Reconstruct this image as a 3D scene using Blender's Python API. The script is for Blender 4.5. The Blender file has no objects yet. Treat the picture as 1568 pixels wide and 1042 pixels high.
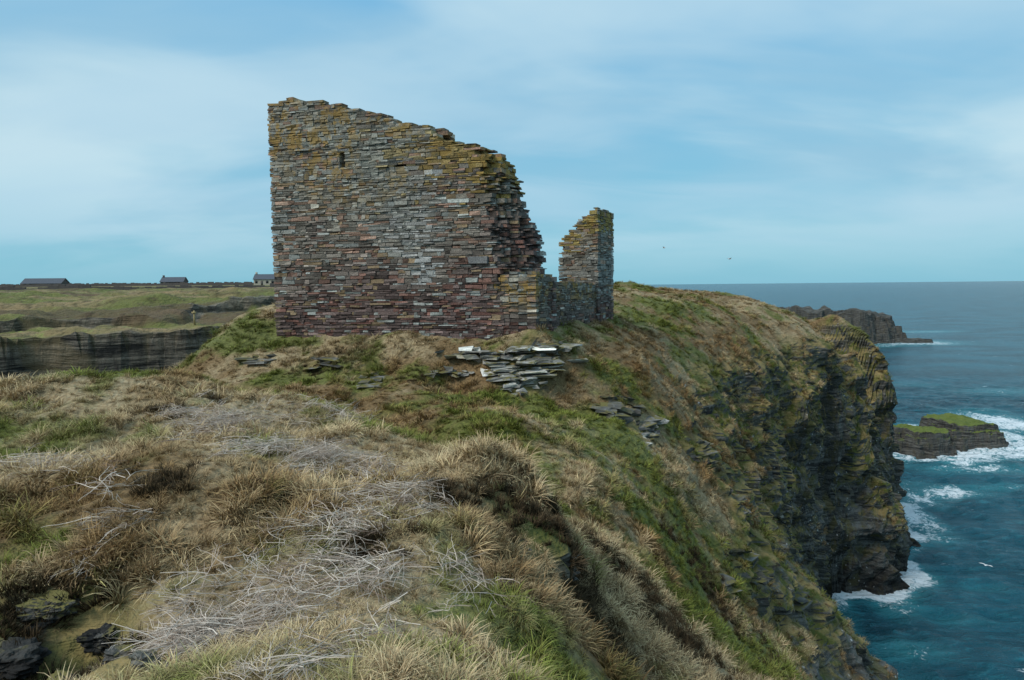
import bpy, math, random
import numpy as np
from mathutils import Matrix, Vector, Euler
random.seed(7); rng=np.random.default_rng(7)
scene=bpy.context.scene
ZC=26.0
F=1568*24/36.0
# ---------------- camera
cam=bpy.data.cameras.new("camera"); cam.lens=24; cam.sensor_width=36; cam.clip_start=0.1; cam.clip_end=60000
camo=bpy.data.objects.new("camera",cam); scene.collection.objects.link(camo)
R=Matrix.Rotation(math.radians(90-4.57),3,'X')@Matrix.Rotation(math.radians(-0.55),3,'Z')
camo.matrix_world=Matrix.Translation((0,0,ZC))@R.to_4x4()
scene.camera=camo
def ray(px,py):
    d=R@Vector(((px-784)/F,-(py-521)/F,-1)); return d/d.y
def P(px,py,D):
    d=ray(px,py)*D; return (d.x,d.y,d.z+ZC)
# ---------------- noise
def _h(ix,iy,iz,s=0):
    with np.errstate(over='ignore'):
        n=(ix.astype(np.int64)*374761393+iy.astype(np.int64)*668265263+iz.astype(np.int64)*2147483647+s*974634777)&0xffffffff
        n=((n^(n>>13))*1274126177)&0xffffffff
        n=((n^(n>>16))*2246822519)&0xffffffff
        n=n^(n>>15)
    return (n&0xffffff)/float(0xffffff)
def vn(x,y,z=None,s=0):
    x=np.asarray(x,float); y=np.asarray(y,float); z=np.zeros_like(x) if z is None else np.asarray(z,float)
    ix,iy,iz=np.floor(x),np.floor(y),np.floor(z); fx,fy,fz=x-ix,y-iy,z-iz
    fx=fx*fx*(3-2*fx);fy=fy*fy*(3-2*fy);fz=fz*fz*(3-2*fz)
    r=0
    for a in (0,1):
        for b in (0,1):
            for c in (0,1):
                r=r+_h(ix+a,iy+b,iz+c,s)*(fx if a else 1-fx)*(fy if b else 1-fy)*(fz if c else 1-fz)
    return r*2-1
def fbm(x,y,z=None,s=0,o=4):
    r=0;a=1;t=0
    z=np.zeros_like(np.asarray(x,float)) if z is None else z
    for i in range(o):
        r=r+a*vn(x*2**i,y*2**i,z*2**i,s+i);t+=a;a*=.5
    return r/t
def sm(a,b,x):
    t=np.clip((x-a)/(b-a),0,1); return t*t*(3-2*t)
# ---------------- terrain control points
CP=[]
for p in [(0,1042,4.8),(200,1042,4.5),(400,1042,4.2),(600,1042,4.3),(750,1042,4.7),(850,1042,5.6),(950,1042,8),(1100,1042,14),(1240,1042,22),
 (0,900,6.0),(300,900,5.8),(600,900,5.9),(740,900,6.3),(0,750,8),(300,740,8.0),(600,740,8.2),(750,780,8),
 (0,655,11),(200,645,11.5),(450,670,11),(640,710,10),
 (0,585,15),(150,575,16),(280,565,17),(400,610,16),(520,630,14.5),(640,674,12.5),(740,710,11),(825,752,9.5),
 (450,562,28),(500,592,25),(600,615,23.5),(640,650,20.5),(700,672,19),(800,712,17.5),(880,750,16.5),(910,815,13),(885,865,10.5),(900,940,9),(910,1000,7.8),
 (950,655,24),(1000,705,23),(1000,805,18.5),(1000,905,13.8),(1100,765,27),(1100,855,22),(1100,955,18),(1200,860,28),(1200,950,25),
 (1290,1010,28),(1270,930,32),(1225,850,34),(1165,760,34),(1110,680,35),(1070,600,36),(1325,1042,29),(1325,985,33),(1330,1000,36),
 (424,523,30.3),(520,523,29.5),(600,523,28.6),(760,526,27.8),(830,518,27.6),(870,490,32),(940,490,36.5),(900,543,29),(980,562,30),(1035,602,32),(850,604,26),(700,582,26.5),(560,567,27.5),
 (950,443,50),(1060,454,50),(1130,463,55),(1200,471,60),(1280,477,68),(1330,510,66),(960,472,42),(1000,492,42),(1050,520,40),
 (390,549,29),(350,506,34),(400,493,36),(290,545,31),
 (1090,545,41),(1150,515,47),(1240,515,53),(1315,540,59),(1366,568,65),
 (1240,590,50.5),(1290,690,54.5),(1350,640,61),(1380,700,66),(1240,740,48.5),(1170,640,43.5),(1266,850,50),(1200,760,42.5),(1382,790,72)]:
    CP.append(P(*p))
for x,y,z in [(22,33,-25.5),(21,28,-26),(19,20,-27),(17,10,-27),(17,0,-27),(17,-6,-27),(18,41.0,-21.5),(23.0,44,-26.5),(23.0,47.5,-26.8),(25.0,50.0,-27.3),(27.3,54,-28),(31.1,62,-28),(39.5,73,-27.5),(46,86,-26.8),(46,100,-26.5),(44,112,-26.5),
 (28,40,-33),(28.8,47,-35),(32.5,53,-36.5),(38.3,62,-37),(48.5,74,-35),(54,90,-33),(27,30,-33),(25,10,-33),(25,-5,-33),(60,110,-33),(60,50,-38),(60,10,-36),
 (20,75,-2.6),(30,82,-3.4),(38,80,-6),(5,60,-0.6),(10,80,-1.5),(0,45,-1.2),(-8,40,-1.8),(-10,50,-5),(0,62,-2),(34,95,-5),(20,100,-4),(36,110,-12),(20,112,-10),
 (-16,36,-8),(-20,30,-12),(-16,45,-16),(-22,45,-26),(-12,60,-20),(-5,80,-26),(5,100,-26),(-32,35,-28),(-32,20,-12),(-22,21,-6),(-14,22,-4.9),(-8,21,-4.9),(-3,19.5,-5.1),(-5.5,20.5,-5.0),(1.2,14,-5.3),(-.8,16,-5.2),(-10,25,-4.2),(-32,10,-3),(-20,12,-2.2),(-20,5,-2.3),(-10,2,-2.4),(-5,-4,-2.5),(0,0,-2.6),(0,-6,-3),(-32,-6,-2.5),
 (4,0,-4.6),(4.2,5,-5),(8,5,-9),(8,12,-9.6),(12,15,-15),(12,5,-16),(10,-6,-14),(-32,60,-30),(-20,90,-30),(-32,110,-30),(0,112,-28)]:
    CP.append((x,y,z+ZC))
CP=np.array(CP)
class RB:
    def __init__(s,pts,eps,lam):
        s.x,s.y,z=pts.T; n=len(pts); s.e=eps;s.n=n
        K=np.sqrt((s.x[:,None]-s.x)**2+(s.y[:,None]-s.y)**2+eps)
        A=np.zeros((n+3,n+3)); A[:n,:n]=-K+np.eye(n)*lam; A[:n,n]=1;A[:n,n+1]=s.x;A[:n,n+2]=s.y;A[n,:n]=1;A[n+1,:n]=s.x;A[n+2,:n]=s.y
        s.w=np.linalg.solve(A,np.concatenate([z,[0,0,0]]))
    def __call__(s,x,y):
        x=np.asarray(x,float);y=np.asarray(y,float); sh=x.shape; x=x.ravel();y=y.ravel(); out=np.empty_like(x);n=s.n
        for i in range(0,len(x),40000):
            a=x[i:i+40000];b=y[i:i+40000]
            k=-np.sqrt((a[:,None]-s.x)**2+(b[:,None]-s.y)**2+s.e)
            out[i:i+40000]=k@s.w[:n]+s.w[n]+s.w[n+1]*a+s.w[n+2]*b
        return out.reshape(sh)
full=RB(CP,.5,.03)
zr=CP[:,2]-ZC
topm=(CP[:,1]>38)&(CP[:,0]>-9)&(zr>-8.6)
extra=np.array([(46,60,ZC-14),(50,80,ZC-14),(34,50,ZC-12),(28,44,ZC-12),(46,70,ZC-13)],float)
cap=RB(np.vstack([CP[topm],extra]),1.0,.3)
def smin(a,b,k=.5):
    h=np.clip(.5+.5*(b-a)/k,0,1); return b*(1-h)+a*h-k*h*(1-h)
def rbf(x,y):
    f=full(x,y); x=np.asarray(x,float);y=np.asarray(y,float)
    m=sm(38,42,y)*sm(8,14,x)
    c=cap(x,y)+.15
    return f*(1-m)+m*smin(f,c,1.6)
def Hb(x,y):
    h0=rbf(x,y); c=sm(19,14,h0)*sm(8,14,x)
    wx=c*(.6+.6*vn(x/5,y/5,s=3)+.35*vn(x/2.1,y/2.1,s=5)); wy=c*(-.3+.6*vn(x/5,y/5,s=11)+.35*vn(x/2.1,y/2.1,s=12))
    return rbf(x+wx,y+wy) if np.any(c>0.001) else h0
def H(x,y):
    x=np.asarray(x,float);y=np.asarray(y,float)
    h=Hb(x,y)
    d=np.hypot(x,y)
    return h-.12+0.26*fbm(x/2.0,y/2.0,s=21,o=3)+0.22*np.abs(fbm(x/.75,y/.75,s=31,o=2))*sm(50,15,d)+0.3*fbm(x/5,y/5,s=41,o=2)*sm(12,30,d)+.12*vn(x/1.2,y/1.2,s=43)*sm(14,25,d)
def raycast(px,py,D0=3,D1=100):
    d=ray(px,py); D=np.geomspace(D0,D1,500)
    hz=H(d.x*D,D); zz=ZC+d.z*D
    i=np.argmax(zz<hz); return (d.x*D[i],D[i],float(hz[i]))
def mkmesh(name,V,Fq,smooth=None,mats=(),cols=None,attrs=None,parent=None,link=True):
    V=np.asarray(V,np.float32); me=bpy.data.meshes.new(name)
    if isinstance(Fq,np.ndarray):
        k=Fq.shape[1]
        me.vertices.add(len(V)); me.vertices.foreach_set("co",V.ravel())
        me.loops.add(Fq.size); me.loops.foreach_set("vertex_index",Fq.ravel().astype(np.int32))
        me.polygons.add(len(Fq)); me.polygons.foreach_set("loop_start",(np.arange(len(Fq))*k).astype(np.int32))
        try: me.polygons.foreach_set("loop_total",np.full(len(Fq),k,np.int32))
        except Exception: pass
    else:
        me.from_pydata([tuple(map(float,v)) for v in V],[],Fq)
    me.update(calc_edges=True)
    if smooth is not None:
        me.polygons.foreach_set("use_smooth",np.broadcast_to(np.asarray(smooth,bool),(len(me.polygons),)).copy())
    if cols is not None:
        a=me.attributes.new("col",'FLOAT_COLOR','POINT'); c=np.ones((len(V),4),np.float32); c[:,:3]=cols; a.data.foreach_set("color",c.ravel())
    for k2,v in (attrs or {}).items():
        a=me.attributes.new(k2,'FLOAT','POINT'); a.data.foreach_set("value",np.asarray(v,np.float32).ravel())
    me.validate()
    ob=bpy.data.objects.new(name,me)
    for m in mats: me.materials.append(m)
    if link: scene.collection.objects.link(ob)
    if parent: ob.parent=parent
    return ob
# ---------------- node helpers
class NT:
    def __init__(s,name):
        s.m=bpy.data.materials.new(name); s.m.use_nodes=True; s.t=s.m.node_tree; s.n=s.t.nodes; s.l=s.t.links
        s.b=s.n["Principled BSDF"]; s.b.inputs["Roughness"].default_value=0.9
        s.b.inputs["Specular IOR Level"].default_value=0.2
    def L(s,a,b):
        s.l.new(a,b)
    def S(s,sock,v):
        if isinstance(v,bpy.types.NodeSocket): s.l.new(v,sock)
        else:
            if isinstance(v,tuple) and len(v)==3 and sock.type=='RGBA': v=(*v,1)
            sock.default_value=v
    def pos(s,scale=(1,1,1)):
        g=s.n.new("ShaderNodeNewGeometry"); v=s.n.new("ShaderNodeVectorMath"); v.operation='MULTIPLY'; s.L(g.outputs["Position"],v.inputs[0]); v.inputs[1].default_value=scale; return v.outputs[0]
    def noise(s,vec,scale,detail=4,rough=.55,dist=0):
        x=s.n.new("ShaderNodeTexNoise"); s.L(vec,x.inputs["Vector"]); x.inputs["Scale"].default_value=scale; x.inputs["Detail"].default_value=detail; x.inputs["Roughness"].default_value=rough; x.inputs["Distortion"].default_value=dist; return x.outputs["Fac"]
    def voro(s,vec,scale,feat='F1',out="Distance"):
        x=s.n.new("ShaderNodeTexVoronoi"); x.feature=feat; s.L(vec,x.inputs["Vector"]); x.inputs["Scale"].default_value=scale; return x.outputs[out]
    def mr(s,v,a,b,c=0,d=1):
        x=s.n.new("ShaderNodeMapRange"); x.interpolation_type='SMOOTHSTEP'; s.S(x.inputs[0],v); 
        for i,q in enumerate((a,b,c,d)): x.inputs[i+1].default_value=q
        return x.outputs[0]
    def mix(s,f,a,b,mode='MIX'):
        x=s.n.new("ShaderNodeMix"); x.data_type='RGBA'; x.blend_type=mode; s.S(x.inputs[0],f); s.S(x.inputs[6],a); s.S(x.inputs[7],b); return x.outputs[2]
    def math(s,op,a,b=0.0,clamp=False):
        x=s.n.new("ShaderNodeMath"); x.operation=op; x.use_clamp=clamp; s.S(x.inputs[0],a); s.S(x.inputs[1],b); return x.outputs[0]
    def attr(s,name,out="Fac",ty='GEOMETRY'):
        x=s.n.new("ShaderNodeAttribute"); x.attribute_name=name; x.attribute_type=ty; return x.outputs[out]
    def bump(s,h,st=.5,dist=.1,nrm=None):
        x=s.n.new("ShaderNodeBump"); x.inputs["Strength"].default_value=st; x.inputs["Distance"].default_value=dist; s.L(h,x.inputs["Height"])
        if nrm is not None: s.L(nrm,x.inputs["Normal"])
        return x.outputs[0]
    def nz(s):
        g=s.n.new("ShaderNodeNewGeometry"); x=s.n.new("ShaderNodeSeparateXYZ"); s.L(g.outputs["Normal"],x.inputs[0]); return x.outputs[2]
def turf(N,gr,br,v):
    straw=N.mix(v,(.35,.245,.13),(.64,.51,.32))
    brown=N.mix(v,(.17,.105,.05),(.38,.245,.12))
    green=N.mix(v,(.075,.105,.018),(.22,.26,.055))
    return N.mix(gr,N.mix(br,straw,brown),green)
def rockcol(N,p,dark=1.0):
    st=N.pos((.25,.25,3.0)); s1=N.noise(st,1.6,5,.65); s2=N.noise(p,1.1,4,.6); s3=N.noise(p,7,3,.6)
    d=dark
    c=N.mix(N.mr(s1,.35,.65),(.03*d,.03*d,.03*d),(.155*d,.15*d,.135*d))
    c=N.mix(N.mr(s2,.5,.66),c,(.095*d,.088*d,.065*d))
    c=N.mix(N.math('MULTIPLY',N.mr(s3,.58,.72),.6),c,(.25*d,.245*d,.22*d))
    return c,s1,s3
# terrain material
N=NT("turf_and_rock"); p=N.pos(); s3n=N.noise(p,11,3,.65)
tc=turf(N,N.attr("gr"),N.attr("br"),N.mr(s3n,.3,.7)); tc=N.mix(.42,tc,(.06,.048,.022))
rc,s1,s3=rockcol(N,p)
v=N.voro(p,2.2); spots=N.math('MULTIPLY',N.mr(v,.10,.17,1,0),N.mr(N.noise(p,.25,2),.46,.56))
och=N.mr(N.noise(p,.8,4,.65),.52,.62)
rc=N.mix(N.math('MULTIPLY',och,.6),rc,(.15,.13,.05))
rc=N.mix(N.math('MULTIPLY',spots,.8),rc,(.55,.55,.53))
z=N.n.new("ShaderNodeSeparateXYZ"); N.L(p,z.inputs[0])
moss=N.mix(N.mr(N.noise(p,1.3,3),.35,.65),(.075,.085,.018),(.27,.20,.085))
mn=N.math('ADD',N.noise(p,.38,6,.68),N.mr(z.outputs[2],6,21,-.07,.15))
ledge=N.math('MULTIPLY',N.mr(N.nz(),.18,.5),N.mr(mn,.43,.52))
ledge=N.math('MULTIPLY',ledge,N.mr(z.outputs[2],2,7))
rc=N.mix(ledge,rc,moss)
wet=N.mr(z.outputs[2],.5,3.5,.35,1); rc=N.mix(1.0,rc,wet,'MULTIPLY')
col=N.mix(N.attr("rock"),tc,rc); N.L(col,N.b.inputs["Base Color"])
hh=N.math('ADD',N.math('MULTIPLY',s1,1.0),N.math('MULTIPLY',s3,.5))
hh=N.math('ADD',hh,N.math('MULTIPLY',N.voro(N.pos((1,1,2.5)),1.3),.5))
N.L(N.bump(hh,.9,.25),N.b.inputs["Normal"]); M_ter=N.m
# ---------------- terrain mesh
xs=np.concatenate([np.arange(-32,-12,.3),np.arange(-12,44,.16),np.arange(44,60,.4)])
ys=np.concatenate([np.arange(-6,20,.14),np.arange(20,38,.17),np.arange(38,76,.13),np.arange(76,112,.35)])
Xc,Yc=np.meshgrid(xs,ys[::4]); Zc=Hb(Xc,Yc)
dz=np.abs(np.diff(Zc,axis=1)); dens=np.ones(len(xs)-1)
midx=.5*(xs[1:]+xs[:-1]); okc=(midx>9)[None,:]*(Zc[:,1:]>-3)
dz=dz*okc
ker=np.hanning(13);ker/=ker.sum()
dz=np.apply_along_axis(lambda r:np.convolve(r,ker,mode='same'),1,dz); dz=np.apply_along_axis(lambda r:np.convolve(np.pad(r,4,mode='edge'),np.hanning(9)/np.hanning(9).sum(),mode='valid'),0,dz)
s=np.cumsum(np.concatenate([np.zeros((len(dz),1)),dens[None,:]+dz/.14],axis=1),axis=1); s/=s[:,-1:]
NCOL=680; tt=np.linspace(0,1,NCOL)
Xr=np.stack([np.interp(tt,s[i],xs) for i in range(len(s))])
X=np.stack([np.interp(ys,ys[::4],Xr[:,j]) for j in range(NCOL)],1)
Y=np.repeat(ys[:,None],NCOL,1); Z=H(X,Y)
e=.12; gx=(Hb(X+e,Y)-Hb(X-e,Y))/(2*e); gy=(Hb(X,Y+e)-Hb(X,Y-e))/(2*e); sl=np.hypot(gx,gy)
nz_=fbm(X/1.7,Y/1.7,Z/1.7,s=51,o=3)
rock=sm(1.15,1.6,sl+0.75*nz_+0.3*vn(X/.6,Y/.6,s=53))*sm(24,20,Z+1.2*nz_)*sm(6,14,X+sm(20,30,Y)*20)
cl=sm(10,13,X)*sm(39,41,Y+0*X)*sm(21.6,18.6,Z+2.8*nz_)*sm(.8,1.25,sl+.8*nz_); rock=np.maximum(rock,cl)
rock=np.where(Z<3.5,1,rock)
OUT=[(800,575,1.2),(960,655,.9),(1080,700,.8),(790,815,.6),(835,800,.3),(1150,880,.7),(1110,900,.5),(1075,640,1.3),(60,960,.9),(180,1010,.5),(560,575,.6),(490,560,.5),(1180,800,1.0),(940,870,.4),(1100,600,1.5)]
OUTW=[raycast(a,b)+(r,) for a,b,r in OUT]
for (a,b,c,r) in OUTW:
    rock=np.maximum(rock,sm(1.1,.6,np.hypot(X-a,Y-b)/r+.5*nz_)*.95)
HOL=raycast(90,965)
Z-=.5*np.exp(-((X-HOL[0])**2+(Y-HOL[1])**2)/.35)
def blobs(x,y,lst):
    w=np.zeros_like(x)
    for px,py,r,k in lst:
        q=raycast(px,py); w=w+k*np.exp(-((x-q[0])**2+(y-q[1])**2)/r**2)
    return w
GB=[(60,650,2.0,.3),(180,700,1.0,.25),(120,800,.7,.15),(330,890,.5,.2),(1000,740,1.5,.35),(1180,820,1.2,.6),(1240,890,1.2,.5),(850,740,1.5,.3),(720,650,1.5,.2),(960,840,.8,.3),(1060,800,1.2,.3),(660,945,.2,.4),(240,1010,.2,.4),(980,480,2.5,.45),(380,520,1.5,.4),(530,800,.3,.2),(890,640,1.5,.2),(760,690,1.5,.25),(600,545,2,.2),(480,545,2,.2),(1050,470,3,.1),
 (900,570,2,-.1),(1000,600,2,-.2),(600,700,1.2,-.2),(800,740,.9,-.3),(450,640,1.5,-.2),(1010,560,2,-.25),(300,1000,1.0,-.25),(550,1000,1.0,-.2),(700,1000,.8,-.1)]
def gmap(x,y):
    far=sm(13,18,np.hypot(x,y))
    g=fbm(x/1.9,y/1.9,s=201,o=4)+.35*fbm(x/.35,y/.35,s=205,o=2)+blobs(x,y,GB)-.04+.13*far
    return sm(.0,.42,g)*.88
def bmap(x,y):
    far=sm(13,18,np.hypot(x,y))
    return sm(-.25,.35,fbm(x/2.4,y/2.4,s=211,o=4)+.25*vn(x/.4,y/.4,s=215)+.26*far-.20)
GR=gmap(X,Y);BR=bmap(X,Y)
nrm=np.maximum(sl,.2); ox,oy=-gx/nrm,-gy/nrm
stp=sm(.6,1.4,sl)
lay=Z/.75+1.6*fbm(X/6,Y/6,s=61,o=3)+(X+Y)*.05; li=np.floor(lay)
r1=_h(li,li*0,li*0,71); r2=_h(np.floor(X/1.3+r1*7),np.floor(Y/1.3+r1*3),li,72); r3=_h(np.floor((X+Y)/3.1+.7*vn(Z/3,Z*0,s=74)),np.floor(Z/2.7+vn(X/4,Y/4,s=75)),li*0,73)
lay2=Z/.22+1.5*vn(X/3,Y/3,s=65); r4=_h(np.floor(lay2),np.floor((X+Y)/.9),li*0,77)
lowf=.35+.65*sm(21,15,Z)
off=(((r1-.5)*.3+(r2-.6)*.75+(r3-.6)*1.0+(r4-.5)*.2)*lowf+1.3*fbm(X/3.5,Y/3.5,Z/2.6,s=78,o=5))*rock*stp
X2=X+ox*off; Y2=Y+oy*off; Z2=Z+rock*stp*.08*(np.floor(lay)+.5-lay)
ny,nx=X.shape; idx=np.arange(nx*ny).reshape(ny,nx)
Fq=np.stack([idx[:-1,:-1],idx[:-1,1:],idx[1:,1:],idx[1:,:-1]],-1).reshape(-1,4)
rq=rock[:-1,:-1].ravel()
ter=mkmesh("headland_terrain",np.stack([X2,Y2,Z2],-1).reshape(-1,3),Fq,smooth=rq<.5,mats=[M_ter],attrs={"rock":rock,"gr":GR,"br":BR})
# ---------------- far land across the inlet
N=NT("far_moor"); p=N.pos()
a1=N.noise(N.pos((.35,1,1)),.09,4,.6,.3); a2=N.noise(p,.6,4,.65); a3=N.noise(N.pos((.1,1,1)),.05,3,.6)
c=N.mix(N.mr(a1,.42,.58),(.14,.145,.045),(.26,.19,.10)); c=N.mix(N.mr(a2,.48,.66,0,.85),c,(.09,.072,.034)); c=N.mix(N.mr(a2,.3,.42,1,0),c,(.23,.24,.08))
c=N.mix(N.mr(a3,.53,.6,0,.7),c,(.10,.065,.045))
st=N.noise(N.pos((.12,.12,1.4)),1.5,5,.7); vert=N.noise(N.pos((.8,.8,.15)),1.,4,.7)
rk=N.mix(N.mr(st,.38,.6),(.02,.019,.017),(.21,.18,.14)); rk=N.mix(N.math('MULTIPLY',N.mr(vert,.52,.66),.6),rk,(.02,.018,.016))
rk=N.mix(N.mr(N.noise(p,.12,2),.56,.64,0,.5),rk,(.16,.12,.06))
c=N.mix(N.attr("rock"),c,rk); N.L(c,N.b.inputs["Base Color"]); N.L(N.bump(N.math('ADD',N.math('MULTIPLY',st,1.5),N.math('ADD',vert,a2)),.9,.5),N.b.inputs["Normal"]); M_far=N.m
ex=np.array([-3000,-300,-90,-60,-45,-31,-24,-12,5,12,14]); ey=np.array([20,40,48,53,57,64,78,98,130,200,3000])
def far_sd(x,y):
    P0=np.stack([ex,ey],1).astype(float); best=np.full(x.shape,1e9); sg=np.ones(x.shape)
    for i in range(len(P0)-1):
        a=P0[i];d=P0[i+1]-a; t=np.clip(((x-a[0])*d[0]+(y-a[1])*d[1])/(d@d),0,1)
        qx=x-a[0]-t*d[0];qy=y-a[1]-t*d[1]; D=np.hypot(qx,qy); cr=d[0]*qy-d[1]*qx
        m=D<best; best=np.where(m,D,best); sg=np.where(m,np.sign(cr),sg)
    return best*sg
fx=np.concatenate([-np.geomspace(3000,130,25),np.arange(-128,16,.45)]); fy=np.concatenate([np.arange(42,75,.25),np.arange(75,130,.5),np.geomspace(131,3200,110)])
FX,FY=np.meshgrid(fx,fy)
sd=far_sd(FX,FY)+4.5*fbm(FX/11,FY/11,s=81,o=4)+1.0*(_h(np.floor(FX/2.5),np.floor(FY/2.5),0*FX,82)-.5)
hum=sm(300,90,FY)*(1.6*fbm(FX/9,FY/5,s=83,o=4)+.4*np.abs(fbm(FX/2,FY/2,s=87,o=3)))
top=np.interp(FY,[40,60,75,100,150,230,340,500,900,3000],[-3.0,-2.8,-2.3,-1.7,-.6,.5,1.7,.5,-8,-15])+ZC+hum
top=top+1.1*np.exp(-(((FX+32)/14)**2+((FY-84)/9)**2))
bk=sd+3*vn(FX/9,FY/9,s=88); bank=sm(8,9.5,bk); top=top-1.2+1.2*bank
bank2=((bk>7.6)&(bk<9.8)&(vn(FX/7,FY/7,s=89)>-.4))
tt=np.clip((sd+1.8)/2.6,0,1)
lay=tt*10+.8*vn(FX/6,FY/6,s=90); ttq=np.clip((np.floor(lay)+sm(.45,1,lay-np.floor(lay)))/10,0,1)
ZF=np.where(sd>.8,top,-2+(top+2)*ttq); ZF=np.where(sd<-1.8,-3,ZF)
rk=np.maximum(sm(1.6,.7,sd),bank2*.9)
ny,nx=FX.shape; idx=np.arange(nx*ny).reshape(ny,nx)
Fq=np.stack([idx[:-1,:-1],idx[:-1,1:],idx[1:,1:],idx[1:,:-1]],-1).reshape(-1,4)
far=mkmesh("distant_moorland",np.stack([FX,FY,ZF],-1).reshape(-1,3),Fq,smooth=False,mats=[M_far],attrs={"rock":np.clip(rk,0,1)})
# ---------------- box batches
UNIT=np.array([[-1,-1,-1],[1,-1,-1],[1,1,-1],[-1,1,-1],[-1,-1,1],[1,-1,1],[1,1,1],[-1,1,1]],float)
BF=np.array([[0,3,2,1],[4,5,6,7],[0,1,5,4],[1,2,6,5],[2,3,7,6],[3,0,4,7]])
def boxes(C,HS,AX,jit,mx=.035):
    C=np.array(C);HS=np.array(HS);n=len(C)
    AX=np.asarray(AX)
    L=UNIT[None]*HS[:,None,:]
    L=L+rng.uniform(-1,1,(n,8,3))*np.minimum(HS*jit,mx)[:,None,:]
    V=C[:,None,:]+np.einsum('nij,njk->nik',L,AX)
    Fq=(BF[None]+8*np.arange(n)[:,None,None]).reshape(-1,4)
    return V.reshape(-1,3),Fq
N=NT("flagstone_masonry"); p=N.pos(); c=N.attr("col","Color")
s2=N.noise(p,3.5,4,.65); s3=N.noise(p,22,3,.6)
c=N.mix(1,c,N.mix(N.mr(s3,.25,.75),(.55,.55,.55),(1.45,1.42,1.38)),'MULTIPLY')
c=N.mix(N.math('MULTIPLY',N.mr(s2,.57,.69),.35),c,(.24,.24,.205))
lm=N.math('MULTIPLY',N.attr("lich"),N.mr(N.noise(p,2.3,4,.7),.47,.57)); c=N.mix(N.math('MULTIPLY',lm,.8),c,(.33,.205,.055))
N.L(c,N.b.inputs["Base Color"]); N.L(N.bump(s3,.6,.03),N.b.inputs["Normal"]); M_st=N.m
castle=bpy.data.objects.new("castle_ruin",None); scene.collection.objects.link(castle)
def wall(name,pl,pr,prof,zb,thick,back,recess=None,holes=(),jit_end=.05,dark=None,patches=None,back_slope=.12):
    pl=np.array(pl[:2],float);pr=np.array(pr[:2],float); U=(pr-pl);LN=np.linalg.norm(U);U/=LN; B=np.array(back,float);B/=np.linalg.norm(B)
    def uz(px,py):
        d=ray(px,py)
        Mx=np.array([[d.x,-U[0]],[1.0,-U[1]]]); s=np.linalg.solve(Mx,pl); return s[1],ZC+d.z*s[0]
    pts=[uz(*q) for q in prof]; pu=[q[0] for q in pts]; pz=[q[1] for q in pts]
    hl=[(*uz(a,b),*uz(c,d)) for a,b,c,d in holes]
    C=[];HS=[];cols=[]
    z=zb; zmax=max(pz)+.05
    AX=np.array([[U[0],U[1],0],[B[0],B[1],0],[0,0,1]])
    ph=rng.uniform(0,9)
    while z<zmax:
        h=float(rng.choice([.06,.085,.11,.14,.19],p=[.17,.25,.27,.2,.11])); zc=z+h/2
        nrow=max(2,int(round(thick/.42))); rd=thick/nrow
        for k in range(nrow):
            u=-rng.uniform(0,.08)
            while u<LN-.04:
                l=float(np.clip(rng.lognormal(-1.15,.5),.1,.95))
                if k not in(0,nrow-1): l*=1.5
                uc=u+l/2
                rc=recess(uc,zc) if recess else 0
                if rc>.02 or uc>LN-.8: l=min(l,.38)
                if u+l>LN: l=LN-u+rng.uniform(-.04,jit_end)
                l=max(l,.05)
                inh=False
                for a,b,c2,d2 in hl:
                    if k<3 and min(b,d2)<zc<max(b,d2):
                        ha,hb=min(a,c2),max(a,c2)
                        if u<ha<u+l: l=ha-u
                        elif ha<=u+.001<hb: inh=hb
                if inh: u=inh; continue
                if l<.03: u+=max(l,.002)+.002; continue
                uc=u+l/2
                top=np.interp(uc,pu,pz)+.08*math.sin(uc*5+ph)*math.sin(uc*2.3)-(back_slope*abs(k-nrow*.4) if k>0 else 0)
                if zc<top:
                    if rc<(k+1)*rd:
                        v0=max(k*rd,rc)
                        dj=rng.normal(0,.012) if k==0 else 0
                        if rng.random()<.03 and k==0: dj-=.04
                        w=((k+1)*rd-v0)/2
                        cen=pl+U*uc+B*(v0+w+dj)
                        zz=zc+rng.normal(0,.003)
                        if k==0 and h>.12 and rng.random()<.3:
                            f=rng.uniform(.35,.65)
                            for (zo,hh_) in ((z+h*f/2,h*f),(z+h*(f+1)/2,h*(1-f))):
                                C.append((cen[0],cen[1],zo));HS.append((l/2-.006,w,hh_/2-.005)); cols.append((uc/LN,(zc-zb)/(max(pz)-zb),uc,zc))
                        else:
                            C.append((cen[0],cen[1],zz));HS.append((max(l/2-.007,.01),w-.002,h/2-.004-rng.uniform(0,.009)))
                            cols.append((uc/LN,(zc-zb)/(max(pz)-zb),uc,zc)) 
                u+=l
        z+=h
    C=np.array(C);HS=np.array(HS);cols=np.array(cols);m=len(C)
    ang=rng.normal(0,.016,m); AXn=np.broadcast_to(AX,(m,3,3)).copy()
    AXn[:,0,2]=ang; AXn[:,2,:2]-=ang[:,None]*U[None]
    V,Fq=boxes(C,HS,AXn,.25,.026)
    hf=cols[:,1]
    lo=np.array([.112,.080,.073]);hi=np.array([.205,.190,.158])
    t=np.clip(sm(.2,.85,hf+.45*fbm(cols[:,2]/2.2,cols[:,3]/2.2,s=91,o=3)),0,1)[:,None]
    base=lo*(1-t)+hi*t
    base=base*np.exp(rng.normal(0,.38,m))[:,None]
    q=rng.random(m)
    red=(q<.18); base[red]=base[red]*np.array([1.3,.94,.84])
    gr=(q>.89); base[gr]=np.array([.28,.29,.27])*rng.uniform(.6,1.3,gr.sum())[:,None]
    br=(q>.3)&(q<.37); base[br]=np.array([.25,.18,.11])*rng.uniform(.6,1.3,br.sum())[:,None]
    if dark: base*=dark
    lc=sm(.58,.98,hf+.25*fbm(cols[:,2]/1.6,cols[:,3]/1.6,s=95,o=2))
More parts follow.
